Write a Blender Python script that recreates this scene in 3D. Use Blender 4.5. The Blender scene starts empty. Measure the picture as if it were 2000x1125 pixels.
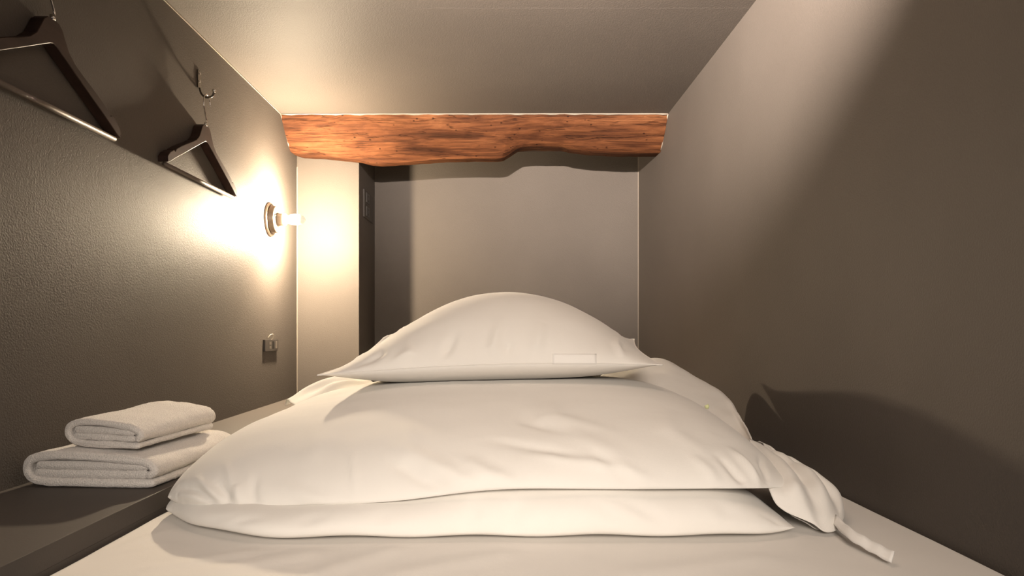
import bpy, bmesh, math, random
import numpy as np
from mathutils import Vector, noise

random.seed(4)
rng = np.random.RandomState(7)
SC = bpy.context.scene
COL = SC.collection
S = 0.0019            # metres per plan unit
F = 2.53333           # metres of depth per unit of D
CZ = 0.60             # height of the camera above the bunk floor

def W(X, h, D):       # plan units -> world metres
    return Vector((X*S, D*F, CZ + h*S))
def P(x, y, D):       # a point measured in the photograph, at its own distance
    return Vector(((x-978)*D*S, D*F, CZ + (644-y)*D*S))

# ------------------------------------------------------------------ camera
cam = bpy.data.cameras.new('camera')
cam.lens = 24.0; cam.sensor_width = 36.0
cam.shift_x = 0.011; cam.shift_y = 0.04075
cam.clip_start = 0.02
co = bpy.data.objects.new('camera', cam); COL.objects.link(co)
co.location = (0, 0, CZ); co.rotation_euler = (math.pi/2, 0, 0)
SC.camera = co

# ------------------------------------------------------------------ world and unseen lights outside the bunk
wd = bpy.data.worlds.new('world'); SC.world = wd; wd.use_nodes = True
wd.node_tree.nodes['Background'].inputs[0].default_value = (1.0, 0.86, 0.74, 1)
wd.node_tree.nodes['Background'].inputs[1].default_value = 0.035

def lamp(name, typ, loc, target, power, color):
    l = bpy.data.lights.new(name, typ); l.energy = power; l.color = color
    o = bpy.data.objects.new(name, l); COL.objects.link(o); o.location = loc
    d = Vector(target) - Vector(loc)
    o.rotation_euler = d.to_track_quat('-Z', 'Y').to_euler()
    return l
sp = lamp('bounce_flash', 'SPOT', W(-50, 300, 0.15), W(200, 723, 0.8035), 960, (1.0, 0.86, 0.745))  # unseen flash above the camera, tilted up and forward
sp.spot_size = math.radians(88); sp.spot_blend = 1.0; sp.shadow_soft_size = 0.012
ar = lamp('soft_front_fill', 'AREA', (0.05, -0.6, 0.95), (0.0, 1.0, 0.36), 5.0, (1.0, 0.88, 0.76))  # unseen fill added for the soft frontal bounce from the room behind
ar.shape = 'RECTANGLE'; ar.size = 0.5; ar.size_y = 0.35; ar.spread = math.radians(72)

SC.view_settings.view_transform = 'Standard'
SC.view_settings.look = 'None'
SC.view_settings.exposure = 0.0
SC.view_settings.gamma = 1.0
SC.view_settings.use_curve_mapping = False
BULB = 4700.0

# ------------------------------------------------------------------ materials
def mat(name):
    m = bpy.data.materials.new(name); m.use_nodes = True
    nt = m.node_tree
    return m, nt, nt.nodes['Principled BSDF']
def node(nt, typ, **kw):
    n = nt.nodes.new(typ)
    for k, v in kw.items():
        if k in n.inputs: n.inputs[k].default_value = v
        else: setattr(n, k, v)
    return n
def coords(nt, scale=(1, 1, 1), kind='Object'):
    tc = node(nt, 'ShaderNodeTexCoord'); mp = node(nt, 'ShaderNodeMapping')
    nt.links.new(tc.outputs[kind], mp.inputs['Vector']); mp.inputs['Scale'].default_value = scale
    return mp.outputs[0]
def ramp(nt, stops, src):
    r = node(nt, 'ShaderNodeValToRGB')
    el = r.color_ramp.elements
    while len(el) < len(stops): el.new(0.5)
    for e, (p, c) in zip(el, stops):
        e.position = p; e.color = (*c, 1)
    nt.links.new(src, r.inputs[0])
    return r.outputs[0]
def bump(nt, bs, src, strength, dist, prev=None):
    b = node(nt, 'ShaderNodeBump', Strength=strength, Distance=dist)
    nt.links.new(src, b.inputs['Height'])
    if prev: nt.links.new(prev, b.inputs['Normal'])
    nt.links.new(b.outputs[0], bs.inputs['Normal'])
    return b.outputs[0]

def paint_material(name, c0, c1, rough, gs=260.0, bstr=0.5, bdist=0.0012):
    m, nt, bs = mat(name)
    v = coords(nt)
    n1 = node(nt, 'ShaderNodeTexNoise', Scale=3.0, Detail=4.0); nt.links.new(v, n1.inputs['Vector'])
    nt.links.new(ramp(nt, [(0.3, c0), (0.7, c1)], n1.outputs['Fac']), bs.inputs['Base Color'])
    n2 = node(nt, 'ShaderNodeTexNoise', Scale=gs, Detail=2.0, Roughness=0.5); nt.links.new(v, n2.inputs['Vector'])
    bump(nt, bs, n2.outputs['Fac'], bstr, bdist)
    bs.inputs['Roughness'].default_value = rough
    bs.inputs['Specular IOR Level'].default_value = 0.17
    return m
M = {}
M['paint'] = paint_material('satin_grey_paint', (0.091, 0.078, 0.068), (0.102, 0.088, 0.077), 0.60, 330.0, 0.7, 0.0012)
M['ledge'] = paint_material('grey_ledge_paint', (0.088, 0.076, 0.067), (0.097, 0.084, 0.074), 0.60, 320.0, 0.25, 0.0006)
M['caulk'] = paint_material('ivory_caulk', (0.22, 0.19, 0.16), (0.28, 0.24, 0.20), 0.55, 400.0, 0.2, 0.0005)

def fabric_material(name, c0, c1, weave=900.0, bstr=0.25, sheen=0.15):
    m, nt, bs = mat(name)
    v = coords(nt)
    n1 = node(nt, 'ShaderNodeTexNoise', Scale=6.0, Detail=3.0); nt.links.new(v, n1.inputs['Vector'])
    nt.links.new(ramp(nt, [(0.3, c0), (0.7, c1)], n1.outputs['Fac']), bs.inputs['Base Color'])
    n2 = node(nt, 'ShaderNodeTexNoise', Scale=38.0, Detail=5.0, Roughness=0.6); nt.links.new(v, n2.inputs['Vector'])
    b = bump(nt, bs, n2.outputs['Fac'], 0.10, 0.004)
    n3 = node(nt, 'ShaderNodeTexNoise', Scale=weave, Detail=1.0); nt.links.new(v, n3.inputs['Vector'])
    bump(nt, bs, n3.outputs['Fac'], bstr, 0.0004, b)
    bs.inputs['Roughness'].default_value = 0.85
    bs.inputs['Specular IOR Level'].default_value = 0.2
    bs.inputs['Sheen Weight'].default_value = sheen
    return m
M['cotton'] = fabric_material('white_cotton', (0.80, 0.775, 0.735), (0.83, 0.805, 0.765))
M['sheet'] = fabric_material('white_sheet', (0.77, 0.735, 0.69), (0.80, 0.765, 0.72))
M['tape'] = fabric_material('white_tape', (0.82, 0.80, 0.77), (0.84, 0.82, 0.79), 1500.0, 0.4)
M['label'] = fabric_material('white_label', (0.85, 0.83, 0.80), (0.87, 0.85, 0.82), 1500.0, 0.1)
M['thread'] = fabric_material('pale_yellow_thread', (0.75, 0.80, 0.42), (0.80, 0.84, 0.48), 1500.0, 0.4)
# terry towel
m, nt, bs = mat('white_terry'); v = coords(nt)
n1 = node(nt, 'ShaderNodeTexNoise', Scale=420.0, Detail=2.0); nt.links.new(v, n1.inputs['Vector'])
n2 = node(nt, 'ShaderNodeTexVoronoi', Scale=520.0); nt.links.new(v, n2.inputs['Vector'])
nt.links.new(ramp(nt, [(0.25, (0.62, 0.58, 0.55)), (0.7, (0.78, 0.74, 0.70))], n1.outputs['Fac']), bs.inputs['Base Color'])
b = bump(nt, bs, n2.outputs['Distance'], 0.6, 0.0015)
bump(nt, bs, n1.outputs['Fac'], 0.6, 0.002, b)
bs.inputs['Roughness'].default_value = 0.95; bs.inputs['Sheen Weight'].default_value = 0.4
bs.inputs['Specular IOR Level'].default_value = 0.1
M['terry'] = m
# old beam wood
m, nt, bs = mat('old_beam_wood')
v = coords(nt, (1.6, 9.0, 13.0))
wn = node(nt, 'ShaderNodeTexNoise', Scale=1.6, Detail=3.0); nt.links.new(v, wn.inputs['Vector'])
mx = node(nt, 'ShaderNodeMixRGB', blend_type='ADD'); mx.inputs[0].default_value = 0.55
nt.links.new(v, mx.inputs[1]); nt.links.new(wn.outputs['Color'], mx.inputs[2])
g1 = node(nt, 'ShaderNodeTexNoise', Scale=2.4, Detail=9.0, Roughness=0.62, Distortion=0.6); nt.links.new(mx.outputs[0], g1.inputs['Vector'])
v2 = coords(nt, (2.2, 42.0, 60.0))
g2 = node(nt, 'ShaderNodeTexNoise', Scale=2.0, Detail=6.0, Roughness=0.7, Distortion=0.4); nt.links.new(v2, g2.inputs['Vector'])
base = ramp(nt, [(0.22, (0.014, 0.006, 0.003)), (0.40, (0.055, 0.020, 0.009)), (0.55, (0.108, 0.041, 0.017)), (0.80, (0.205, 0.088, 0.038))], g1.outputs['Fac'])
fine = ramp(nt, [(0.30, (0.30, 0.26, 0.24)), (0.50, (0.95, 0.93, 0.90)), (0.8, (1.12, 1.08, 1.0))], g2.outputs['Fac'])
mu = node(nt, 'ShaderNodeMixRGB', blend_type='MULTIPLY'); mu.inputs[0].default_value = 0.9
nt.links.new(base, mu.inputs[1]); nt.links.new(fine, mu.inputs[2])
# splits along the grain
v3 = coords(nt, (1.1, 10.0, 22.0))
g3 = node(nt, 'ShaderNodeTexNoise', Scale=2.2, Detail=3.0, Distortion=0.3); nt.links.new(v3, g3.inputs['Vector'])
crk = ramp(nt, [(0.485, (1, 1, 1)), (0.497, (0.16, 0.11, 0.09)), (0.503, (0.16, 0.11, 0.09)), (0.515, (1, 1, 1))], g3.outputs['Fac'])
mu2 = node(nt, 'ShaderNodeMixRGB', blend_type='MULTIPLY'); mu2.inputs[0].default_value = 0.55
nt.links.new(mu.outputs[0], mu2.inputs[1]); nt.links.new(crk, mu2.inputs[2])
# worm holes and pale chips
vw = node(nt, 'ShaderNodeTexVoronoi', Scale=34.0); nt.links.new(coords(nt, (0.7, 1, 1)), vw.inputs['Vector'])
hol = ramp(nt, [(0.07, (0.10, 0.06, 0.04)), (0.13, (1, 1, 1))], vw.outputs['Distance'])
mu3 = node(nt, 'ShaderNodeMixRGB', blend_type='MULTIPLY'); mu3.inputs[0].default_value = 0.8
nt.links.new(mu2.outputs[0], mu3.inputs[1]); nt.links.new(hol, mu3.inputs[2])
nt.links.new(mu3.outputs[0], bs.inputs['Base Color'])
b = bump(nt, bs, g2.outputs['Fac'], 0.5, 0.004)
b = bump(nt, bs, g1.outputs['Fac'], 0.5, 0.010, b)
bump(nt, bs, crk, 0.6, 0.003, b)
bs.inputs['Roughness'].default_value = 0.75; bs.inputs['Specular IOR Level'].default_value = 0.10
M['beam'] = m
# hanger wood: near-black stained brown
m, nt, bs = mat('dark_hanger_wood')
g = node(nt, 'ShaderNodeTexNoise', Scale=3.0, Detail=5.0); nt.links.new(coords(nt, (20, 3, 20)), g.inputs['Vector'])
nt.links.new(ramp(nt, [(0.3, (0.022, 0.011, 0.008)), (0.7, (0.040, 0.021, 0.016))], g.outputs['Fac']), bs.inputs['Base Color'])
bs.inputs['Roughness'].default_value = 0.5; bs.inputs['Specular IOR Level'].default_value = 0.25
M['hanger'] = m
def plain(name, c, rough=0.4, metal=0.0, ns=60.0):
    m, nt, bs = mat(name)
    n = node(nt, 'ShaderNodeTexNoise', Scale=ns, Detail=2.0); nt.links.new(coords(nt), n.inputs['Vector'])
    d = tuple(x*0.86 for x in c)
    nt.links.new(ramp(nt, [(0.3, d), (0.7, c)], n.outputs['Fac']), bs.inputs['Base Color'])
    bs.inputs['Roughness'].default_value = rough; bs.inputs['Metallic'].default_value = metal
    return m
M['bar'] = plain('dark_hanger_bar', (0.13, 0.10, 0.08), 0.5, 0.1)
for key, nm, st in (('bulb_neck', 'glowing_bulb_neck', 3.0), ('bulb_tip', 'glowing_bulb_tip', 0.75)):
    m, nt, bs = mat(nm)
    lw = node(nt, 'ShaderNodeTexNoise', Scale=20.0); nt.links.new(coords(nt), lw.inputs['Vector'])
    nt.links.new(ramp(nt, [(0.0, (1.0, 0.84, 0.60)), (1.0, (1.0, 0.86, 0.63))], lw.outputs['Fac']), bs.inputs['Emission Color'])
    bs.inputs['Emission Strength'].default_value = st; bs.inputs['Base Color'].default_value = (0.5, 0.45, 0.38, 1)
    M[key] = m
M['chrome'] = plain('polished_steel', (0.75, 0.72, 0.68), 0.15, 1.0)
M['iron'] = plain('dark_bronze_metal', (0.10, 0.085, 0.07), 0.3, 0.8)
M['lampmetal'] = plain('brushed_lamp_metal', (0.30, 0.24, 0.19), 0.38, 0.85, 120.0)
M['porcelain'] = plain('cream_lamp_socket', (0.42, 0.35, 0.28), 0.4)
M['darkplastic'] = plain('dark_grey_plastic', (0.045, 0.040, 0.037), 0.4)
M['midplastic'] = plain('grey_plastic', (0.05, 0.043, 0.038), 0.4)
M['hole'] = plain('black_plastic', (0.006, 0.006, 0.006), 0.5)
M['lightplastic'] = plain('ivory_plastic', (0.15, 0.13, 0.11), 0.4)
M['ivory'] = plain('ivory_clip_plastic', (0.5, 0.44, 0.36), 0.4)
M['outletplate'] = plain('grey_outlet_plate', (0.06, 0.052, 0.046), 0.7)
m, nt, bs = mat('lit_bulb_glass')
lw = node(nt, 'ShaderNodeTexNoise', Scale=20.0); nt.links.new(coords(nt), lw.inputs['Vector'])
nt.links.new(ramp(nt, [(0.0, (1.0, 0.80, 0.56)), (1.0, (1.0, 0.81, 0.57))], lw.outputs['Fac']), bs.inputs['Emission Color'])
bs.inputs['Emission Strength'].default_value = BULB
bs.inputs['Base Color'].default_value = (0.9, 0.85, 0.75, 1)
M['bulb'] = m

# ------------------------------------------------------------------ builders
def link(name, me, material, parent=None, smooth=True):
    o = bpy.data.objects.new(name, me); COL.objects.link(o)
    if material: me.materials.append(M[material])
    if smooth:
        me.polygons.foreach_set('use_smooth', [True]*len(me.polygons))
    if parent is not None: place(o, parent)
    return o
def place(o, parent):
    o.parent = parent
    o.matrix_parent_inverse = parent.matrix_basis.inverted()
def tag(o, label=None, cat=None, group=None, kind=None):
    if label: o['label'] = label
    if cat: o['category'] = cat
    if group: o['group'] = group
    if kind: o['kind'] = kind
    return o
def empty(name, loc, label, cat, group=None):
    o = bpy.data.objects.new(name, None); COL.objects.link(o)
    o.location = loc; o.empty_display_size = 0.05
    return tag(o, label, cat, group)
def mesh(name, verts, faces):
    me = bpy.data.meshes.new(name)
    me.from_pydata([tuple(v) for v in verts], [], faces); me.update()
    return me
def fix_normals(me):
    bm = bmesh.new(); bm.from_mesh(me)
    bmesh.ops.recalc_face_normals(bm, faces=bm.faces); bm.to_mesh(me); bm.free()
def box(name, a, b, material, parent=None, bev=0.0, seg=2):
    bm = bmesh.new(); bmesh.ops.create_cube(bm, size=1.0)
    a, b = Vector(a), Vector(b); c = (a+b)/2; d = b-a
    for v in bm.verts: v.co = Vector((v.co.x*d.x + c.x, v.co.y*d.y + c.y, v.co.z*d.z + c.z))
    if bev: bmesh.ops.bevel(bm, geom=bm.edges[:], offset=bev, segments=seg, affect='EDGES', profile=0.6)
    me = bpy.data.meshes.new(name); bm.to_mesh(me); bm.free()
    return link(name, me, material, parent, smooth=False)
def grid_faces(nu, nv, closed_u=False):
    f = []
    for j in range(nv-1):
        for i in range(nu if closed_u else nu-1):
            i2 = (i+1) % nu
            f.append((j*nu+i, j*nu+i2, (j+1)*nu+i2, (j+1)*nu+i))
    return f
def catmull(pts, n):
    pts = [np.array(p, float) for p in pts]
    q = [2*pts[0]-pts[1]] + pts + [2*pts[-1]-pts[-2]]
    out = []
    for i in range(len(pts)-1):
        p0, p1, p2, p3 = q[i:i+4]
        for k in range(n):
            t = k/n
            out.append(0.5*((2*p1)+(-p0+p2)*t+(2*p0-5*p1+4*p2-p3)*t*t+(-p0+3*p1-3*p2+p3)*t**3))
    out.append(pts[-1]); return out
def tube(name, path, r, material, parent=None, n=10, caps=True, radii=None):
    path = [Vector(p) for p in path]; vs = []; fs = []
    t0 = (path[1]-path[0]).normalized()
    up = Vector((0, 0, 1)) if abs(t0.z) < 0.9 else Vector((1, 0, 0))
    nrm = t0.cross(up).normalized()
    for k, p in enumerate(path):
        t = (path[min(k+1, len(path)-1)]-path[max(k-1, 0)]).normalized()
        nrm = (nrm - t*nrm.dot(t)).normalized(); bn = t.cross(nrm)
        rr = radii[k] if radii else r
        for i in range(n):
            a = 2*math.pi*i/n
            vs.append(p + nrm*math.cos(a)*rr + bn*math.sin(a)*rr)
    fs = grid_faces(n, len(path), True)
    if caps:
        fs.append(tuple(range(n))[::-1]); fs.append(tuple(range((len(path)-1)*n, len(path)*n)))
    me = mesh(name, vs, fs); fix_normals(me)
    return link(name, me, material, parent)
def lathe_x(name, origin, prof, material, parent=None, n=40):   # profile (offset along +X, radius)
    vs = []
    for ox, r in prof:
        for i in range(n):
            a = 2*math.pi*i/n
            vs.append((origin[0]+ox, origin[1]+r*math.cos(a), origin[2]+r*math.sin(a)))
    fs = grid_faces(n, len(prof), True)
    fs.append(tuple(range(n))); fs.append(tuple(range((len(prof)-1)*n, len(prof)*n)))
    me = mesh(name, vs, fs); fix_normals(me)
    o = link(name, me, material, parent)
    return o
def auto_smooth(o, deg=35):
    me = o.data
    bm = bmesh.new(); bm.from_mesh(me)
    for e in bm.edges:
        if len(e.link_faces) == 2 and e.calc_face_angle(0) > math.radians(deg): e.smooth = False
    bm.to_mesh(me); bm.free()
def interp(x, xs, ys): return np.interp(x, xs, ys)
def soft(x, xs, ys, r):      # piecewise profile with its corners rounded off
    return sum(w_*np.interp(x + r*k, xs, ys) for k, w_ in ((-1, .08), (-.66, .15), (-.33, .18), (0, .18), (.33, .18), (.66, .15), (1, .08)))
def sm(a, b, x):
    t = np.clip((x-a)/(b-a), 0, 1); return t*t*(3-2*t)
def nz(p, sx, sy, sz, seed=0.0):
    return noise.noise(Vector((p[0]*sx+seed, p[1]*sy+seed*1.7, p[2]*sz-seed)))
def wrinkle(V, creases):
    """V (n,3) metres; creases: list of (polyline of world points, half width m, depth m). Returns the displacement along z/normal."""
    d = np.zeros(len(V))
    for pts, wdt, dep in creases:
        pts = np.array([np.array(p) for p in pts])
        best = np.full(len(V), 1e9); tt = np.zeros(len(V)); L = len(pts)-1
        for k in range(L):
            a, b = pts[k], pts[k+1]; ab = b-a
            t = np.clip(((V-a)@ab)/max(ab@ab, 1e-12), 0, 1)
            q = a + t[:, None]*ab
            dd = np.linalg.norm(V-q, axis=1)
            m_ = dd < best; best[m_] = dd[m_]; tt[m_] = (k+t[m_])/L
        fade = np.sin(np.clip(tt, 0.03, 0.97)*math.pi)**0.6
        x = best/wdt
        d += dep*fade*np.exp(-x*x)
    return d
def vnormals(V, faces):
    me = mesh('tmp', V, faces); n = np.zeros(len(V)*3)
    me.vertices.foreach_get('normal', n); bpy.data.meshes.remove(me)
    return n.reshape(-1, 3)

# ------------------------------------------------------------------ the setting
XL, XR = -430*S, 327*S
YF, YB, YP = 0.74, 1.2156*F, 1.08*F
ZC = CZ + 422*S
ZF = 0.08
T = 0.05
def struct(o): o['kind'] = 'structure'; return o
struct(box('wall_left', (XL-T, YF, -0.05), (XL, YB+T, ZC+T), 'paint'))
struct(box('wall_right', (XR, YF, -0.05), (XR+T, YB+T, ZC+T), 'paint'))
struct(box('wall_back', (XL, YB, -0.05), (XR, YB+T, ZC+T), 'paint'))
struct(box('ceiling', (XL, YF, ZC), (XR, YB, ZC+T), 'paint'))
struct(box('floor', (XL, YF, 0.03), (XR, YB, ZF), 'ledge'))
struct(box('wall_pillar', (XL, YP, ZF), (-299*S, YB, ZC), 'paint', bev=0.0015))
# caulk lines in the corners
struct(box('trim_1', (XL, YF, ZC-0.0035), (XL+0.003, YP-0.2, ZC), 'caulk'))
struct(box('trim_2', (XR-0.003, YB-0.003, ZF), (XR, YB, ZC), 'caulk'))
struct(box('trim_3', (XL, YP-0.002, ZF), (XL+0.0030, YP, ZC-0.15), 'caulk'))

struct(box('trim_7', (XL, .672*F, ZC-0.00018), (XR, .672*F+0.0012, ZC), 'paint'))
# bedside ledge
zl = CZ - 139*S
led = empty('bedside_ledge', (XL+0.13, 1.6, ZF), 'dark grey painted ledge running along the left wall under the towels', 'ledge')
box('top_board', (XL, YF, zl-0.030), (-293*S, YP, zl), 'ledge', led, 0.001)
box('side_board', (XL, YF+0.002, ZF), (-293.2*S, YP, zl-0.030), 'ledge', led)

# ------------------------------------------------------------------ ceiling beam
low = [(540, 296), (565, 296), (583, 301), (620, 303), (660, 307), (700, 312), (722, 318), (742, 320), (770, 318), (800, 316), (860, 311), (925, 309), (970, 309.5), (983, 308),
       (998, 297), (1012, 287), (1028, 284.5), (1060, 284), (1098, 284.5), (1118, 289), (1150, 294), (1200, 297), (1250, 297.5), (1320, 297)]
lx = [p[0] for p in low]; ly = [p[1] for p in low]
NX = 190
verts = []
for k in range(NX):
    X = -429.5 + (326.6+429.5)*k/(NX-1)
    Df = 1.043
    for _ in range(3):
        px = 978 + X/Df; yb = interp(px, lx, ly); hb = (644-yb)*Df
        Df = 1.043 + 0.0004*max(0, 372-hb)
    w1 = 2.0*noise.noise(Vector((X*0.02, 3.1, 0))) + 1.0*noise.noise(Vector((X*0.07, 8.1, 0)))
    Dtop = 1.0 + 0.002*w1/2.0
    top = 421.8
    sec = [(Dtop, top)]
    m_ = 11
    for i in range(1, m_+1):                     # rounded front face leaning back to the arris
        t = i/m_
        a = t*math.pi/2*0.86
        dd = Dtop + (Df-Dtop)*(0.55*t + 0.45*(1-math.cos(a))/(1-math.cos(math.pi/2*0.86)))
        hh = top + (hb-top)*t
        rough = 1.3*noise.noise(Vector((X*0.03, t*3.0, 5.0))) + 0.6*noise.noise(Vector((X*0.11, t*9.0, 2.0)))
        sec.append((dd + rough*0.0011*math.sin(math.pi*min(t*1.1, 1)), hh))
    for t in (0.35, 0.7, 1.0):                   # underside
        sec.append((Df + (1.0795-Df)*t, hb + (2.0 + 1.0*noise.noise(Vector((X*0.05, t*4, 9))))*t))
    sec.append((1.0795, 400)); sec.append((1.0795, top))
    ns = len(sec)
    for D_, h_ in sec: verts.append(W(X, h_, D_))
fs = grid_faces(ns, NX, True)
fs.append(tuple(range(ns))); fs.append(tuple(range((NX-1)*ns, NX*ns)))
me = mesh('ceiling_beam', verts, fs); fix_normals(me)
o = link('ceiling_beam', me, 'beam'); auto_smooth(o, 40)
tag(o, 'rough red-brown timber beam with a notched lower edge under the ceiling', 'beam')
# plaster line on top of the beam and at its right end
tv = []
for k in range(80):
    X = -428 + 754*k/79
    w_ = 0.0016 + 0.0012*noise.noise(Vector((X*0.045, 0, 4)))
    c = W(X, 421.9, 0.9995 + 0.0006*noise.noise(Vector((X*0.03, 2, 0))))
    tv += [c + Vector((0, -0.004, 0)), c + Vector((0, -0.003, -w_*2)), c + Vector((0, 0.006, -w_*2.4)), c + Vector((0, 0.006, 0))]
fs = grid_faces(4, 80, True); fs += [(0, 1, 2, 3), (316, 317, 318, 319)]
me = mesh('trim_4', tv, fs); fix_normals(me); struct(link('trim_4', me, 'caulk'))
tube('trim_5', [W(326.4, h, d) for d, h in ((0.999, 421), (1.011, 408), (1.022, 392), (1.036, 374), (1.043, 366))], 0.0022, 'caulk')['kind'] = 'structure'
tube('trim_6', [W(-429.4, h, d) for d, h in ((0.999, 421), (1.011, 408), (1.022, 392), (1.036, 374), (1.050, 366), (1.078, 369))], 0.0022, 'caulk')['kind'] = 'structure'

# ------------------------------------------------------------------ mattress
def rounded_slab(x0, x1, y0, y1, z0, z1, r, nx, ny, zf):
    """closed slab: top grid with rolled edges, zf(x,y) adds relief to the top"""
    def edge(n, a, b):
        e = [a + r*(1-math.cos(t*math.pi/2/5)) for t in range(5)]
        mid = list(np.linspace(a+r, b-r, n))
        return np.array(e + mid + [b - r*(1-math.cos(t*math.pi/2/5)) for t in range(4, -1, -1)])
    xs, ys = edge(nx, x0, x1), edge(ny, y0, y1)
    V = []
    for y in ys:
        for x in xs:
            dx = max(0, (x0+r-x)/r, (x-x1+r)/r); dy = max(0, (y0+r-y)/r, (y-y1+r)/r)
            d = min(1.0, math.hypot(dx, dy))
            V.append((x, y, z1 - r*(1-math.sqrt(max(0, 1-d*d))) + zf(x, y)*(1-d)))
    nu, nv = len(xs), len(ys)
    F_ = grid_faces(nu, nv)
    rim = [i for i in range(nu)] + [j*nu+nu-1 for j in range(1, nv)] + [(nv-1)*nu+i for i in range(nu-2, -1, -1)] + [j*nu for j in range(nv-2, 0, -1)]
    b0 = len(V)
    for i in rim: V.append((V[i][0], V[i][1], z0))
    n = len(rim)
    for k in range(n): F_.append((rim[k], rim[(k+1) % n], b0+(k+1) % n, b0+k))
    F_.append(tuple(range(b0, b0+n)))
    return V, F_
zm = CZ - 155.4*S
FS = [(P(300, 1112, .338), P(480, 1080, .36), 0.016, 0.0025), (P(620, 1120, .33), P(760, 1076, .362), 0.018, 0.003), (P(780, 1118, .33), P(980, 1080, .357), 0.02, 0.003),
      (P(420, 1118, .333), P(600, 1082, .358), 0.02, 0.003), (P(1250, 1120, .331), P(1480, 1085, .353), 0.024, 0.0025), (P(200, 1085, .36), P(320, 1040, .40), 0.010, 0.0016), (P(250, 1075, .365), P(330, 1060, .378), 0.008, 0.0014)]
def sheet_relief(x, y):
    z = -0.0035 + 0.0022*noise.noise(Vector((x*3.2, y*4.0, 1.5))) + 0.0012*noise.noise(Vector((x*11, y*16, 4.5)))
    for a, b, w_, h_ in FS:
        ax, ay, bx, by = a.x, a.y, b.x, b.y
        t = max(0, min(1, ((x-ax)*(bx-ax)+(y-ay)*(by-ay))/((bx-ax)**2+(by-ay)**2)))
        d = math.hypot(x-ax-t*(bx-ax), y-ay-t*(by-ay))
        z += h_*math.exp(-(d/w_)**2)
    return z
V, fs = rounded_slab(-292*S, 325.5*S, 0.790, YP-0.01, ZF, zm, 0.014, 150, 200, sheet_relief)
me = mesh('mattress', V, fs); fix_normals(me)
tag(link('mattress', me, 'sheet'), 'wide mattress in a tight white fitted sheet beneath the folded duvet', 'mattress')

# ------------------------------------------------------------------ folded duvet
duv = empty('folded_duvet', (0, 1.45, zm), 'thick white duvet folded in two layers on the mattress under the pillow', 'duvet')

def cushion(nu, nv, Xl, Xr, Df, Db, rim, top, bot, crease_fn=None, name='c'):
    """u,v in [-1,1]; Df(u), Db(u) depths; rim(u,v), top(u,v), bot(u,v) in plan units; returns closed mesh data"""
    us = np.sin(np.linspace(-1, 1, nu)*math.pi/2*0.96)/math.sin(math.pi/2*0.96)
    vs_ = np.sin(np.linspace(-1, 1, nv)*math.pi/2*0.96)/math.sin(math.pi/2*0.96)
    U, Vv = np.meshgrid(us, vs_)
    X = Xl(Vv) + (Xr(Vv)-Xl(Vv))*(U+1)/2
    D = Df(U) + (Db(U)-Df(U))*(Vv+1)/2
    R = rim(U, Vv); Tt = top(U, Vv); Tb = bot(U, Vv)
    def pack(H): return np.stack([X*S, D*F, CZ+H*S], -1).reshape(-1, 3)
    A, B = pack(R+Tt), pack(R-Tb)
    fa = grid_faces(nu, nv)
    return A, B, fa, U.reshape(-1), Vv.reshape(-1), nu, nv
def close(A, B, fa, nu, nv):
    n = len(A); V = np.concatenate([A, B]); fs = list(fa) + [tuple(n+i for i in f[::-1]) for f in fa]
    rim = [i for i in range(nu)] + [j*nu+nu-1 for j in range(1, nv)] + [(nv-1)*nu+i for i in range(nu-2, -1, -1)] + [j*nu for j in range(nv-2, 0, -1)]
    me = mesh('c', V, fs)
    bm = bmesh.new(); bm.from_mesh(me); bm.verts.ensure_lookup_table()
    bmesh.ops.weld_verts(bm, targetmap={bm.verts[n+i]: bm.verts[i] for i in rim})
    bmesh.ops.recalc_face_normals(bm, faces=bm.faces)
    bm.to_mesh(me); bm.free()
    return me
def prof(s, p, q): return np.power(np.clip(1-np.abs(s)**p, 0, 1), q)
def displace(A, fa, U, Vv, creases, low_amp, seed, edge_fade=True):
    n = vnormals(A, fa)
    n[n[:, 2] < 0] *= -1
    d = wrinkle(A, creases)
    for i in range(len(A)):
        p = A[i]
        d[i] += low_amp*(nz(p, 5, 7, 9, seed) + 0.45*nz(p, 12, 22, 26, seed+3))
    if edge_fade:
        e = np.minimum(1-np.abs(U), 1-np.abs(Vv)); d *= np.clip(e/0.05, 0, 1)
    return A + n*d[:, None]

rx = [-290, -276, -222, -148, -84, -30, 8, 100, 196, 240]
rd = [.432, .417, .400, .3925, .387, .3855, .3855, .386, .389, .41]
rh = [-139, -138, -137, -134, -130, -122, -119, -120, -120, -126]
# lower layer
XlL, XrL = -286.5, 228.0
bx = [-286, -276, -246, -215, -188, 8, 180, 215, 232]; bd = [.431, .4155, .397, .385, .3735, .3765, .3775, .381, .390]
def uX(u): return XlL + (XrL-XlL)*(u+1)/2
lowDf = lambda u: soft(uX(u), bx, bd, 26)
wob = lambda u, f, s_: np.sin(u*f+s_)
A, B, fa, U, Vv, nu, nv = cushion(230, 110,
    lambda v: XlL + 9*np.abs(v)**10 + 20*sm(-.92, -.25, v), lambda v: XrL - 6*np.abs(v)**4 + 0*v, lowDf, lambda u: 0.775 + 0*u,
    lambda u, v: -148.5 + 0.8*wob(u, 17, 1)*(v < 0) + 0*v + 0*u,
    lambda u, v: (soft(uX(u), rx, rh, 30) + 148.5 + 1.5 + 3.5*sm(-.95, -.2, v))*np.where(u > 0, prof(u, 7, .9), prof(u, 16, .45))*prof(v, 14, .5),
    lambda u, v: (6.0)*np.where(u > 0, prof(u, 24, .6), prof(u, 20, .5))*prof(v, 40, .5))
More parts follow.
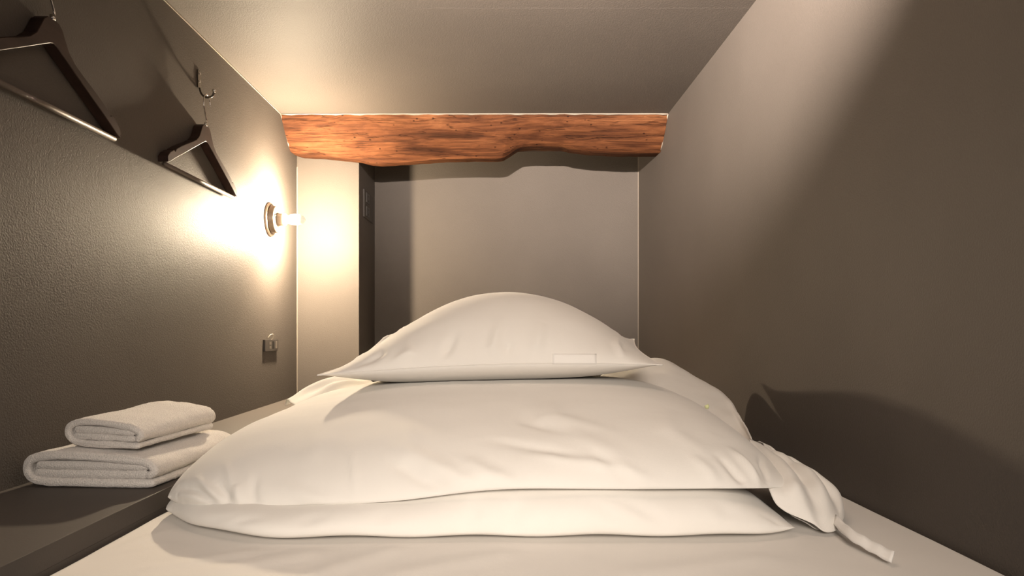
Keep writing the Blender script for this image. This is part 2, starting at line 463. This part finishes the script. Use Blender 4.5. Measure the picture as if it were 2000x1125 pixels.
cl = [
 ([P(905, 1040, .379), P(925, 1000, .379), P(920, 965, .383)], 0.010, -0.0035),
 ([P(990, 1045, .379), P(1000, 1005, .379), P(1020, 970, .383)], 0.014, -0.004),
 ([P(1200, 965, .383), P(1270, 1000, .379), P(1310, 1035, .379)], 0.010, -0.004),
 ([P(1150, 975, .383), P(1200, 1010, .379), P(1260, 1045, .380)], 0.009, -0.0025),
 ([P(440, 1030, .384), P(480, 1010, .38), P(520, 1000, .38)], 0.009, -0.003),
 ([P(395, 1020, .39), P(430, 1010, .385), P(470, 990, .385)], 0.007, -0.004),
 ([P(360, 1010, .40), P(390, 985, .395), P(430, 985, .39)], 0.006, -0.004),
 ([P(340, 990, .41), P(370, 985, .40), P(400, 990, .39)], 0.005, -0.003),
 ([P(560, 1045, .379), P(600, 1020, .379), P(640, 1005, .379)], 0.010, -0.0025),
 ([P(700, 1045, .379), P(740, 1020, .379), P(760, 1000, .379)], 0.012, -0.0025),
 ([P(1400, 965, .385), P(1420, 1000, .382), P(1500, 1030, .384)], 0.014, -0.003),
 ([P(1470, 985, .386), P(1510, 1010, .386), P(1530, 1040, .386)], 0.006, -0.002)]
A = displace(A, fa, U, Vv, cl, 0.0016, 2.0, False)
Bn = np.array([[-0.0, -1, 0]])
me = close(A, B, fa, nu, nv)
link('lower_layer', me, 'cotton', duv)

def on(A, x, y):     # nearest vertex of a surface to a measured point
    px = 978 + A[:, 0]/S/(A[:, 1]/F); py = 644 - (A[:, 2]-CZ)/S/(A[:, 1]/F)
    return A[np.argmin((px-x)**2 + (py-y)**2 + 4000*A[:, 1])] if False else A[np.argmin((px-x)**2+(py-y)**2)]
# ------------------------------------------------------------------ pillow
pil = empty('pillow', P(960, 752, .60), 'plump white pillow with pointed corners on top of the folded duvet', 'pillow')
CFL = (-187, -46.5, .522); CFR = (168, -36.6, .532); CBL = (-172, -27, .715); CBR = (184, -13, .705)
def bil(u, v, k):
    a, b = (u+1)/2, (v+1)/2
    return (CFL[k]*(1-a)+CFR[k]*a)*(1-b) + (CBL[k]*(1-a)+CBR[k]*a)*b
nu, nv = 200, 130
us = np.linspace(-1, 1, nu); vv = np.linspace(-1, 1, nv)
us = np.sin(us*1.45)/math.sin(1.45); vv = np.sin(vv*1.45)/math.sin(1.45)
U, Vv = np.meshgrid(us, vv)
bowu = (1-U**2); bowv = (1-Vv**2)
X = bil(U, Vv, 0) - U*np.abs(U)*9*bowv
D = bil(U, Vv, 2) - np.where(Vv < 0, 0.004, 0.016)*Vv*bowu*np.abs(Vv)
R = bil(U, Vv, 1) + 6.0*bowu*np.where(Vv < 0, -Vv, 0) + 3*bowu*np.where(Vv > 0, Vv, 0)
cx = 0.02
Tt = 76*np.power(np.clip(1-np.abs((U-cx*(1-U**2)))**2, 0, 1), 1.12)*np.power(np.clip(1-Vv**2, 0, 1), 0.62)
Tb = 27*np.power(np.clip(1-np.abs(U)**4.0, 0, 1), 0.75)*np.power(np.clip(1-Vv**2, 0, 1), 0.5)
pack = lambda H: np.stack([X*S, D*F, CZ+H*S], -1).reshape(-1, 3)
A, B = pack(R+Tt), pack(R-Tb)
fa = grid_faces(nu, nv)
pw = [([(760, 722), (800, 690), (830, 650)], 0.012, 0.003), ([(850, 715), (872, 690), (888, 655)], 0.011, -0.003), ([(985, 708), (992, 680), (1000, 645)], 0.008, -0.003),
      ([(965, 708), (962, 680), (975, 630)], 0.012, 0.003), ([(1040, 708), (1050, 670), (1060, 630)], 0.014, 0.003), ([(1215, 700), (1205, 675), (1195, 650)], 0.010, 0.003), ([(700, 715), (745, 690), (790, 655)], 0.012, -0.0025),
      ([(705, 690), (750, 662), (795, 630)], 0.006, -0.004), ([(690, 688), (740, 660), (785, 632)], 0.006, 0.003), ([(930, 600), (960, 640), (955, 690)], 0.02, 0.002)]
cp = [([on(A, *p) for p in pts], w_, d_) for pts, w_, d_ in pw]
Uf, Vf = U.reshape(-1), Vv.reshape(-1)
cp = [(p_, w_*0.9, d_*2.4) for p_, w_, d_ in cp]
A = displace(A, fa, Uf, Vf, cp, 0.0026, 11.0)
PBOT = B.copy()
# small puckers along the front seam
e = np.exp(-((Vf+1)/0.16)**2)
A[:, 2] += e*(1-np.abs(Uf)**4)*0.0010*np.sin(Uf*57)*np.clip((1-np.abs(Vf))/0.05, 0, 1)
me = close(A, B, fa, nu, nv)
case = link('pillowcase', me, 'cotton', pil)
# piped seam along the four edges
rim = [i for i in range(nu)] + [j*nu+nu-1 for j in range(1, nv)] + [(nv-1)*nu+i for i in range(nu-2, -1, -1)] + [j*nu for j in range(nv-2, 0, -1)]
RimP = pack(R)
pts = [Vector(RimP[i]) for i in rim[::2]]; pts.append(pts[0])
tube('seam', pts, 0.0013, 'cotton', case, 6, False)
# care label seen on the front
tv = []
for j in range(7):
    for i in range(16):
        x = 1079 + 86*i/15; y = 691 + 20*j/6
        q = on(A, x, y); p = np.array(q); 
        p = np.array([(x-978)*(p[1]/F)*S, p[1], CZ+(644-y)*(p[1]/F)*S]); p[1] -= 0.0007
        tv.append(p)
tv = np.array(tv).reshape(7, 16, 3)
tv[1:-1, 1:-1, 1] = (tv[:-2, 1:-1, 1]+tv[2:, 1:-1, 1]+tv[1:-1, :-2, 1]+tv[1:-1, 2:, 1])/4
me = mesh('care_label', tv.reshape(-1, 3), grid_faces(16, 7))
o = link('care_label', me, 'label', case); o['label'] = 'small white care label on the pillow front'
m_ = o.modifiers.new('thickness', 'SOLIDIFY'); m_.thickness = 0.0008; m_.offset = 0

# upper layer
XlU, XrU = -285.0, 240.0
def uXU(u): return XlU + (XrU-XlU)*(u+1)/2
def rimU(u, v):
    t = np.clip((v+1)/2, 0, 1)
    return soft(uXU(u), rx, rh, 30)*(1-sm(0, .25, t)) + (-123)*sm(0, .25, t) - 6*sm(0, .2, t)*0
def topU(u, v):
    X = uXU(u)
    rimf = soft(X, rx, rh, 30)*(1-sm(0, .25, (v+1)/2)) + (-123)*sm(0, .25, (v+1)/2)
    plateau = -54.5 - 3*sm(-60, -240, X)
    return (plateau-rimf)*np.where(u < 0, prof(u, 3.3, .66), prof(u, 5.2, .56))*prof(v, 2.0, .60) + 6*(u < 0)*prof(u, 30, .5)*prof(v, 40, .5)*sm(.55, .95, -u)
A, B, fa, U, Vv, nu, nv = cushion(260, 190,
    lambda v: XlU + 9*np.abs(v)**10 + 22*sm(-.92, -.25, v), lambda v: XrU - 6*np.abs(v)**6 + 0*v, lambda u: soft(uXU(u), rx, rd, 26), lambda u: 0.80 + 0*u,
    rimU, topU, lambda u, v: (2.0+8*sm(.55, .9, -u))*prof(u, 26, .5)*prof(v, 30, .5))
up = [
 ([(784, 878), (850, 915), (900, 938), (960, 950)], 0.016, 0.0055), ([(770, 905), (830, 938), (880, 955)], 0.011, -0.004),
 ([(687, 880), (692, 925), (698, 968)], 0.004, 0.0022), ([(900, 756), (1000, 785), (1080, 812), (1190, 842)], 0.020, 0.005),
 ([(930, 790), (1030, 822), (1120, 850)], 0.014, -0.004), ([(1044, 886), (1120, 900), (1206, 916), (1278, 943)], 0.012, 0.004),
 ([(960, 862), (1080, 880), (1150, 905)], 0.012, -0.003), ([(900, 900), (950, 928), (1010, 949)], 0.013, 0.005),
 ([(1150, 880), (1200, 915), (1240, 945)], 0.010, -0.003), ([(1010, 800), (1100, 838), (1180, 880), (1250, 930)], 0.022, 0.003),
 ([(1130, 768), (1220, 798), (1310, 842), (1390, 900)], 0.020, 0.0035), ([(1240, 765), (1330, 800), (1400, 845)], 0.012, -0.003),
 ([(1430, 880), (1465, 912), (1485, 945)], 0.008, 0.006), ([(1405, 890), (1440, 925), (1455, 948)], 0.008, -0.005),
 ([(1350, 890), (1385, 920), (1400, 948)], 0.010, 0.003), ([(1455, 870), (1490, 905), (1500, 940)], 0.006, -0.005),
 ([(350, 950), (385, 955), (430, 985)], 0.006, -0.0045), ([(385, 935), (410, 960), (440, 985)], 0.006, 0.004),
 ([(425, 940), (440, 965), (450, 985)], 0.006, -0.004), ([(460, 945), (465, 965), (472, 985)], 0.007, 0.0035),
 ([(500, 930), (495, 960), (505, 985)], 0.007, -0.003), ([(345, 965), (380, 972), (420, 990)], 0.005, 0.003),
 ([(440, 905), (448, 925), (455, 950)], 0.006, 0.002), ([(560, 950), (600, 970), (660, 982)], 0.010, 0.0025),
 ([(780, 780), (800, 850), (790, 920)], 0.018, 0.002), ([(650, 800), (620, 860), (600, 920)], 0.020, 0.002)]
cu = [([on(A, *p) for p in pts], w_, d_*1.35) for pts, w_, d_ in up]
A = displace(A, fa, U, Vv, cu, 0.0024, 5.0, False)
# the duvet gives way under the pillow
def settle(A, B):
    for k in range(len(A)):
        x, y, z = A[k]
        d2 = (PBOT[:, 0]-x)**2 + (PBOT[:, 1]-y)**2
        i = int(np.argmin(d2))
        if d2[i] < 0.0001: A[k, 2] = max(min(z, PBOT[i, 2]-0.0015), B[k, 2]+0.002)
settle(A, B)
me = close(A, B, fa, nu, nv)
upl = link('upper_layer', me, 'cotton', duv)

# loose cover cloth
def strip(name, rows, n_along, n_across, parent, thick, amp=0.002, freq=26.0, seed=1.0, sub=1, mt='cotton', ridges=0.0, rf=9.0):
    """rows: list of polylines (same length) of world points, from the inner edge to the outer edge"""
    R = [catmull(r, n_along) for r in rows]
    L = len(R[0]); V = []
    cols = []
    for j in range(L):
        cols.append(catmull([r[j] for r in R], n_across))
    K = len(cols[0])
    for j in range(L):
        for k in range(K):
            p = np.array(cols[j][k]); t = k/(K-1); s_ = j/(L-1)
            p = p + np.array((0, 0, 1))*amp*nz(p, freq, freq, freq, seed)*min(1, t*4)
            p[2] += ridges*math.sin(t*rf + 2.2*s_ + seed)*math.sin(math.pi*min(max(s_, 0), 1))*math.sin(math.pi*t)
            V.append(p)
    me = mesh(name, V, grid_faces(K, L))
    o = link(name, me, mt, parent)
    m_ = o.modifiers.new('thickness', 'SOLIDIFY'); m_.thickness = thick; m_.offset = -1
    return o
# right side: empty cover beyond the filling, running forward into the hanging corner
in1 = [P(1130, 770, .625), P(1210, 765, .620), P(1296, 785, .600), P(1372, 822, .575), P(1430, 862, .530), P(1468, 880, .482)]
mid = [P(1170, 737, .662), P(1255, 728, .660), P(1330, 757, .635), P(1402, 796, .606), P(1448, 838, .553), P(1476, 870, .488)]
out = [P(1200, 712, .692), P(1285, 701, .690), P(1350, 732, .665), P(1412, 769, .635), P(1443, 812, .580), P(1466, 852, .505)]
bac = [P(1205, 720, .716), P(1290, 716, .715), P(1362, 760, .690), P(1424, 808, .660), P(1452, 850, .600), P(1470, 868, .500)]
bot = [P(1195, 760, .730), P(1280, 760, .730), P(1350, 810, .700), P(1414, 862, .670), P(1446, 895, .590), P(1468, 880, .490)]
strip('cover_flap', [in1, mid, out, bac, bot], 14, 9, duv, 0.0016, 0.003, 22, 3.0, ridges=0.004, rf=16)
c0 = [P(1462, 858, .492), P(1482, 905, .440), P(1500, 952, .404), P(1516, 985, .397), P(1540, 1002, .394)]
c1 = [P(1480, 866, .486), P(1515, 905, .437), P(1542, 948, .404), P(1558, 990, .394), P(1582, 1022, .389)]
c2 = [P(1492, 872, .490), P(1545, 912, .443), P(1580, 950, .412), P(1600, 995, .396), P(1612, 1041, .387)]
c3 = [P(1488, 866, .505), P(1556, 910, .456), P(1602, 944, .430), P(1630, 985, .411), P(1640, 1030, .394)]
c4 = [P(1480, 862, .520), P(1548, 904, .470), P(1600, 938, .446), P(1638, 967, .432), P(1647, 1000, .418)]
c5 = [P(1470, 880, .530), P(1530, 925, .485), P(1588, 962, .458), P(1625, 985, .444), P(1640, 1006, .430)]
hcn = strip('hanging_corner', [c0, c1, c2, c3, c4, c5], 14, 10, duv, 0.0018, 0.005, 24, 7.0, ridges=0.010, rf=24)
# underside of the hanging corner
u0 = [P(1475, 905, .452), P(1500, 952, .410), P(1540, 1002, .400), P(1575, 1022, .396)]
u1 = [P(1490, 905, .470), P(1525, 955, .430), P(1570, 1005, .412), P(1600, 1035, .398)]
u2 = [P(1500, 915, .490), P(1560, 962, .455), P(1610, 1000, .434), P(1632, 1020, .416)]
strip('corner_underside', [u0, u1, u2], 10, 8, duv, 0.0014, 0.001, 20, 2.0)
# left side: loose cover behind the stack
l0 = [P(745, 764, .592), P(690, 757, .590), P(640, 780, .585), P(580, 806, .575)]
l1 = [P(735, 752, .615), P(672, 750, .615), P(625, 768, .612), P(575, 792, .602)]
l2 = [P(722, 742, .640), P(660, 742, .640), P(610, 761, .640), P(566, 785, .630)]
l3 = [P(716, 738, .665), P(655, 739, .665), P(602, 757, .665), P(560, 780, .655)]
l4 = [P(712, 748, .690), P(650, 752, .690), P(598, 772, .690), P(556, 792, .680)]
strip('cover_flap', [l0, l1, l2, l3, l4], 12, 8, duv, 0.0016, 0.0025, 24, 9.0, ridges=0.006, rf=15)
# tie tape
ta = catmull([P(1630, 1014, .396), P(1660, 1042, .369), P(1700, 1066, .3540), P(1744, 1089, .3405)], 8)
tv = []
for k, p in enumerate(ta):
    t = k/(len(ta)-1)
    wv = np.array((0.0045, 0.0040, 0.0056))
    lift = 0.0007*math.sin(k*1.1)
    zmin = zm + 0.0012*(2+s_) if False else zm + 0.001
    for s_ in (-1, -0.33, 0.33, 1):
        q = np.array(p) + wv*s_; q[2] = max(q[2] + lift, zmin); tv.append(q)
me = mesh('tie_tape', tv, grid_faces(4, len(ta)))
o = link('tie_tape', me, 'tape', hcn); o['label'] = 'white cotton tie tape at the duvet corner'
m_ = o.modifiers.new('thickness', 'SOLIDIFY'); m_.thickness = 0.0018; m_.offset = 0
# yellow thread knot
bm = bmesh.new(); bmesh.ops.create_icosphere(bm, subdivisions=2, radius=0.006)
for v in bm.verts: v.co = v.co*(0.8+0.35*noise.noise(v.co*300)) + P(1381, 794, .574)
me = bpy.data.meshes.new('thread_knot'); bm.to_mesh(me); bm.free()
o = link('thread_knot', me, 'thread', upl); o['label'] = 'pale yellow thread knot on the cover'

# ------------------------------------------------------------------ towels
def ribbon(path, th, n=7):
    c = np.array(catmull(path, n)); t = np.gradient(c, axis=0); t /= np.linalg.norm(t, axis=1)[:, None]
    nr = np.stack([-t[:, 1], t[:, 0]], -1)
    L = c + nr*th/2; R = c - nr*th/2
    def cap(p, t_, n_, sgn):
        return [p + sgn*t_*math.sin(a)*th/2 + n_*math.cos(a)*th/2 for a in (math.pi/5*k for k in range(1, 5))]
    out = list(L) + cap(c[-1], t[-1], nr[-1], 1) + list(R[::-1]) + [p for p in cap(c[0], t[0], nr[0], -1)[::-1]]
    return np.array(out)
def towel_part(name, outline, length, nY, to_world, parent, seed, amp=0.0016):
    """outline: (x, z) in units; swept along the length with rounded ends"""
    ctr = outline.mean(0); V = []; n = len(outline)
    d = np.gradient(np.vstack([outline[-1:], outline, outline[:1]]), axis=0)[1:-1]
    nrm = np.stack([d[:, 1], -d[:, 0]], -1); nrm /= np.maximum(np.linalg.norm(nrm, axis=1)[:, None], 1e-6)
    if ((outline-ctr)*nrm).sum() < 0: nrm = -nrm
    for j in range(nY):
        t = j/(nY-1); y = t*length
        e = min(y, length-y)
        ins = 1.6*(1-math.sqrt(max(0, 1-(1-min(e/2.6, 1))**2)))
        for i in range(n):
            q = outline[i] - nrm[i]*ins
            p = np.array(to_world(q[0], q[1], y))
            a = amp*(nz(p, 30, 22, 40, seed)*1.0) + 0.0007*nz(p, 160, 160, 160, seed) + 0.0005*nz(p, 330, 330, 330, seed)
            nn = np.array(to_world(q[0]+nrm[i][0]*.5, q[1]+nrm[i][1]*.5, y)) - p
            ln = np.linalg.norm(nn) or 1
            p = p + nn/ln*a
            V.append(p)
    fs = grid_faces(n, nY, True)
    fs.append(tuple(range(n))); fs.append(tuple(range((nY-1)*n, nY*n)))
    me = mesh(name, V, fs); fix_normals(me)
    return link(name, me, 'terry', parent)
def frame(o, ax, ay):
    """o world point, ax unit dir of width, ay unit dir of length"""
    o, ax, ay = np.array(o), np.array(ax), np.array(ay)
    return lambda x, z, y: o + ax*x*S + ay*y*S + np.array((0, 0, z*S))
# large towel on the ledge
a1 = math.radians(-3.0)
o1 = W(-423.5, -139+0.6, .4515)
f1 = frame(o1, (math.cos(a1), math.sin(a1), 0), (-math.sin(a1), math.cos(a1), 0))
tw = empty('bath_towel', tuple(o1), 'larger folded white bath towel lying on the ledge beneath a smaller towel', 'towel')
def sag(path, k):   # slightly sunken middle and lower right shoulder
    return [(x, (z - k*(x/120.0)*(z/31.0))*0.95) for x, z in path]
outer = [(118, 4.2), (90, 4.0), (50, 4.1), (22, 4.4), (9, 8), (4.3, 16), (8, 24.5), (22, 29), (50, 29.5), (85, 27.5), (108, 25.5), (118, 21), (120, 15.5), (116, 12.2)]
towel_part('outer_fold', ribbon(sag(outer, 2), 7.6), 158, 90, f1, tw, 1.0)
for z_, x_, sd in ((12.0, 14.5, 4.0), (19.6, 15.5, 5.0)):
    inner = [(111, z_+.3), (80, z_), (45, z_), (x_, z_)]
    towel_part('inner_fold', ribbon(sag(inner, 1.5), 7.7), 155, 80, lambda x, z, y: f1(x, z, y+1.6), tw, sd)
# small towel
a2 = math.radians(-6.0)
o2 = W(-395, -105.8, .462)
f2_ = frame(o2, (math.cos(a2), math.sin(a2), 0), (-math.sin(a2), math.cos(a2), 0))
def f2(x, z, y):
    p = f2_(x, z, y)
    t = x/76.0
    p[2] += S*(2.4*math.exp(-((y-108)/26.0)**2)*(z/20.0) - 2.6*t - 1.0 - 0.035*max(0, 40-y)*0.6 + 2.5)
    return p
th = empty('hand_towel', tuple(o2), 'small folded white hand towel resting on the larger bath towel', 'towel')
outer2 = [(70, 3.4), (45, 3.2), (18, 3.4), (7, 6.5), (3.4, 13), (7, 19.5), (18, 22.5), (38, 22.5), (56, 20.8), (68, 18.5), (73, 13.5), (71, 9.6)]
towel_part('outer_fold', ribbon(outer2, 6.2), 128, 80, f2, th, 7.0)
for z_, x_, sd in ((9.2, 11.5, 9.0), (15.2, 12.0, 10.0)):
    inner2 = [(65, z_), (45, z_), (25, z_+.2), (x_, z_+.2)]
    towel_part('inner_fold', ribbon(inner2, 6.2), 125, 70, lambda x, z, y: f2(x, z, y+1.5), th, sd)

# ------------------------------------------------------------------ coat hangers
def hanger_profile():
    o_ = [(112, 2), (112.5, 9), (106, 15.5), (96, 21), (92.5, 19.5), (89, 24), (76, 31), (60, 38.5), (45, 45), (32, 51.5), (23, 59), (17.5, 68), (13, 76), (8, 80), (0, 81.5)]
    i_ = [(0, 58), (4, 57), (30, 43.5), (60, 28), (90, 12.5), (108, 2.5)]
    left = [(-x, z) for x, z in o_[::-1][1:]]
    inn_l = [(-x, z) for x, z in i_[::-1]]
    return o_ + left + inn_l + i_[1:]
def build_hanger(Dc, label):
    X0, X1 = -429.4, -416.4
    base = W((X0+X1)/2, 208.5, Dc)
    root = empty('coat_hanger', tuple(base), label, 'hanger', 'black coat hangers on the left wall')
    pr = hanger_profile(); n = len(pr)
    vs = []
    for Xx in (X0, X1):
        for a, b in pr: vs.append(W(Xx, 208.5+b, Dc + a/1333.3))
    fs = [tuple(range(n)), tuple(range(n, 2*n))[::-1]] + [(i, (i+1) % n, n+(i+1) % n, n+i) for i in range(n)]
    me = mesh('hanger_body', vs, fs)
    bm = bmesh.new(); bm.from_mesh(me)
    bmesh.ops.recalc_face_normals(bm, faces=bm.faces)
    long_edges = [e for e in bm.edges if abs(e.verts[0].co.x-e.verts[1].co.x) < 1e-5]
    bmesh.ops.bevel(bm, geom=long_edges, offset=0.0010, segments=1, affect='EDGES', profile=0.5)
    bmesh.ops.triangulate(bm, faces=[f for f in bm.faces if len(f.verts) > 4])
    bm.to_mesh(me); bm.free()
    link('hanger_body', me, 'hanger', root, smooth=False)
    tube('trouser_bar', [W(-422.5, 208.5, Dc - 110/1333.3), W(-422.5, 208.5, Dc + 110/1333.3)], 0.0055, 'bar', root, 12)
    Xc = -418.5
    Xc = -417.6
    wcol = tube('collar', [W(Xc, 288.5, Dc), W(Xc, 293, Dc)], 0.0045, 'chrome', root, 12)
    Xc = -417.6
    wp = [(0, 292), (0.5, 297), (-4, 306), (-8.5, 316), (-8, 326), (-2, 333), (6, 333.5), (11, 328), (12, 321)]
    tube('wire_hook', catmull([W(Xc, h, Dc + (a+2)/1333.3) for a, h in wp], 6), 0.0019, 'chrome', root, 8)
    return root
build_hanger(.4770, 'black wooden coat hanger nearest the camera, cut by the left edge of the photo')
build_hanger(.7250, 'black wooden coat hanger close to the glowing wall lamp')
# coat hooks that carry them
def build_hook(D_, label):
    h0 = 356
    root = empty('coat_hook', tuple(W(-430, h0, D_)), label, 'hook', 'coat hooks on the left wall')
    c = W(-430, h0, D_)
    bpl = box('back_plate', c + Vector((0, -0.010, -0.024)), c + Vector((0.003, 0.010, 0.024)), 'iron', root, 0.001)
    for dz in (0.016, -0.004):
        lathe_x('screw', c + Vector((0.003, 0, dz)), [(0, 0.0032), (0.0012, 0.0030), (0.0018, 0.001)], 'chrome', bpl, 12)
    arm = [W(-428.5, 344, D_), W(-426, 336, D_), W(-421, 331.2, D_), W(-415, 330.6, D_), W(-410, 333, D_), W(-408, 338, D_)]
    harm = tube('hook_arm', catmull(arm, 6), 0.0028, 'iron', root, 10)
    bm = bmesh.new(); bmesh.ops.create_uvsphere(bm, u_segments=14, v_segments=10, radius=0.0055)
    for v in bm.verts: v.co += W(-408, 340, D_)
    me = bpy.data.meshes.new('ball_tip'); bm.to_mesh(me); bm.free()
    link('ball_tip', me, 'chrome', harm)
    return root
build_hook(.7285, 'dark metal coat hook holding the hanger close to the wall lamp')
build_hook(.4810, 'dark metal coat hook holding the hanger nearest the camera, above the frame')

# ------------------------------------------------------------------ wall lamp
LC = W(-430, 205, .953)
la = empty('wall_lamp', tuple(LC), 'bare glowing bulb in a round metal wall socket beside the pillar', 'lamp')
u = S
lathe_x('base_flange', LC, [(0, 31*u), (1.6*u, 31.4*u), (3.4*u, 30.8*u), (4.6*u, 28.5*u), (5.2*u, 26.5*u)], 'lampmetal', la, 56)
cup = lathe_x('base_cup', LC, [(5.2*u, 26*u), (6*u, 25.4*u), (13*u, 24.8*u), (14.4*u, 24*u), (15*u, 22.4*u), (15.2*u, 11*u)], 'lampmetal', la, 56)
lathe_x('bulb_socket', LC, [(15.2*u, 11.2*u), (16*u, 11.4*u), (29*u, 11.2*u), (30.2*u, 10.4*u), (30.6*u, 8.5*u)], 'porcelain', la, 40)
for dy, dz in ((-17, 5), (17, -5)):
    lathe_x('screw', LC + Vector((15.1*u, dy*u, dz*u)), [(0, 3.0*u), (1.2*u, 2.8*u), (2.0*u, 1.6*u)], 'chrome', cup, 16)
lathe_x('bulb_neck', LC, [(a*u, r*u) for a, r in ((30.4, 7.4), (33, 7.6), (36, 8.0), (38.9, 8.6))], 'bulb_neck', la, 28)
lathe_x('bulb', LC, [(a*u, r*u) for a, r in ((39, 8.6), (42, 9.3), (46, 9.8), (50, 9.8), (54, 9.3), (56.9, 8.6))], 'bulb', la, 28)
lathe_x('bulb_tip', LC, [(a*u, r*u) for a, r in ((57, 8.6), (60, 7.6), (63, 5.8), (65.5, 3.2), (66.6, .8))], 'bulb_tip', la, 28)

# ------------------------------------------------------------------ small outlet panel below the lamp
y0, y1 = .9255*F, .9800*F
z1_, z0_ = CZ - 18.2*S, CZ - 39.5*S
ou = empty('power_outlet', (XL, (y0+y1)/2, z0_), 'small dark outlet panel on the left wall below the lamp', 'outlet')
box('panel', (XL, y0, z0_), (XL+4.4*u, y1, z1_), 'midplastic', ou, 0.0008)
xf = XL+4.4*u; yy = lambda t: y0+(y1-y0)*t; zz = lambda t: z0_+(z1_-z0_)*t
box('usb_port', (xf-0.001, yy(.30), zz(.56)), (xf+0.0004, yy(.44), zz(.80)), 'lightplastic', ou)
box('usb_port', (xf-0.001, yy(.30), zz(.22)), (xf+0.0004, yy(.44), zz(.44)), 'lightplastic', ou)
box('socket_slot', (xf-0.001, yy(.54), zz(.20)), (xf+0.0005, yy(.66), zz(.84)), 'hole', ou)
box('rocker_switch', (xf-0.001, yy(.74), zz(.20)), (xf+0.0016, yy(.88), zz(.84)), 'lightplastic', ou, 0.0005)
tube('cable_clip', catmull([(XL+0.0005, yy(.36), z1_+0.006), (XL+0.008, yy(.40), z1_+0.017), (XL+0.0105, yy(.5), z1_+0.019), (XL+0.008, yy(.6), z1_+0.015), (XL+0.006, yy(.58), z1_+0.004), (XL+0.003, yy(.56), z1_-0.001)], 5), 0.0013, 'ivory', ou, 8)

# outlet plate on the pillar's shadowed side
xp = -299*S
po = empty('double_outlet', (xp, 1.14*F, CZ+244*S), 'grey outlet plate on the shadowed side of the pillar', 'outlet')
box('plate', (xp, 1.112*F, CZ+246*S), (xp+0.006, 1.186*F, CZ+306*S), 'outletplate', po)
for k in range(2):
    zc = CZ + (261+30*k)*S
    sck = box('socket', (xp+0.005, 1.126*F, zc-10*S), (xp+0.0085, 1.150*F, zc+11*S), 'darkplastic', po)
    for dz in (-5, 5):
        box('slot', (xp+0.008, 1.132*F, zc+dz*S-0.003), (xp+0.0088, 1.144*F, zc+dz*S+0.003), 'hole', sck)
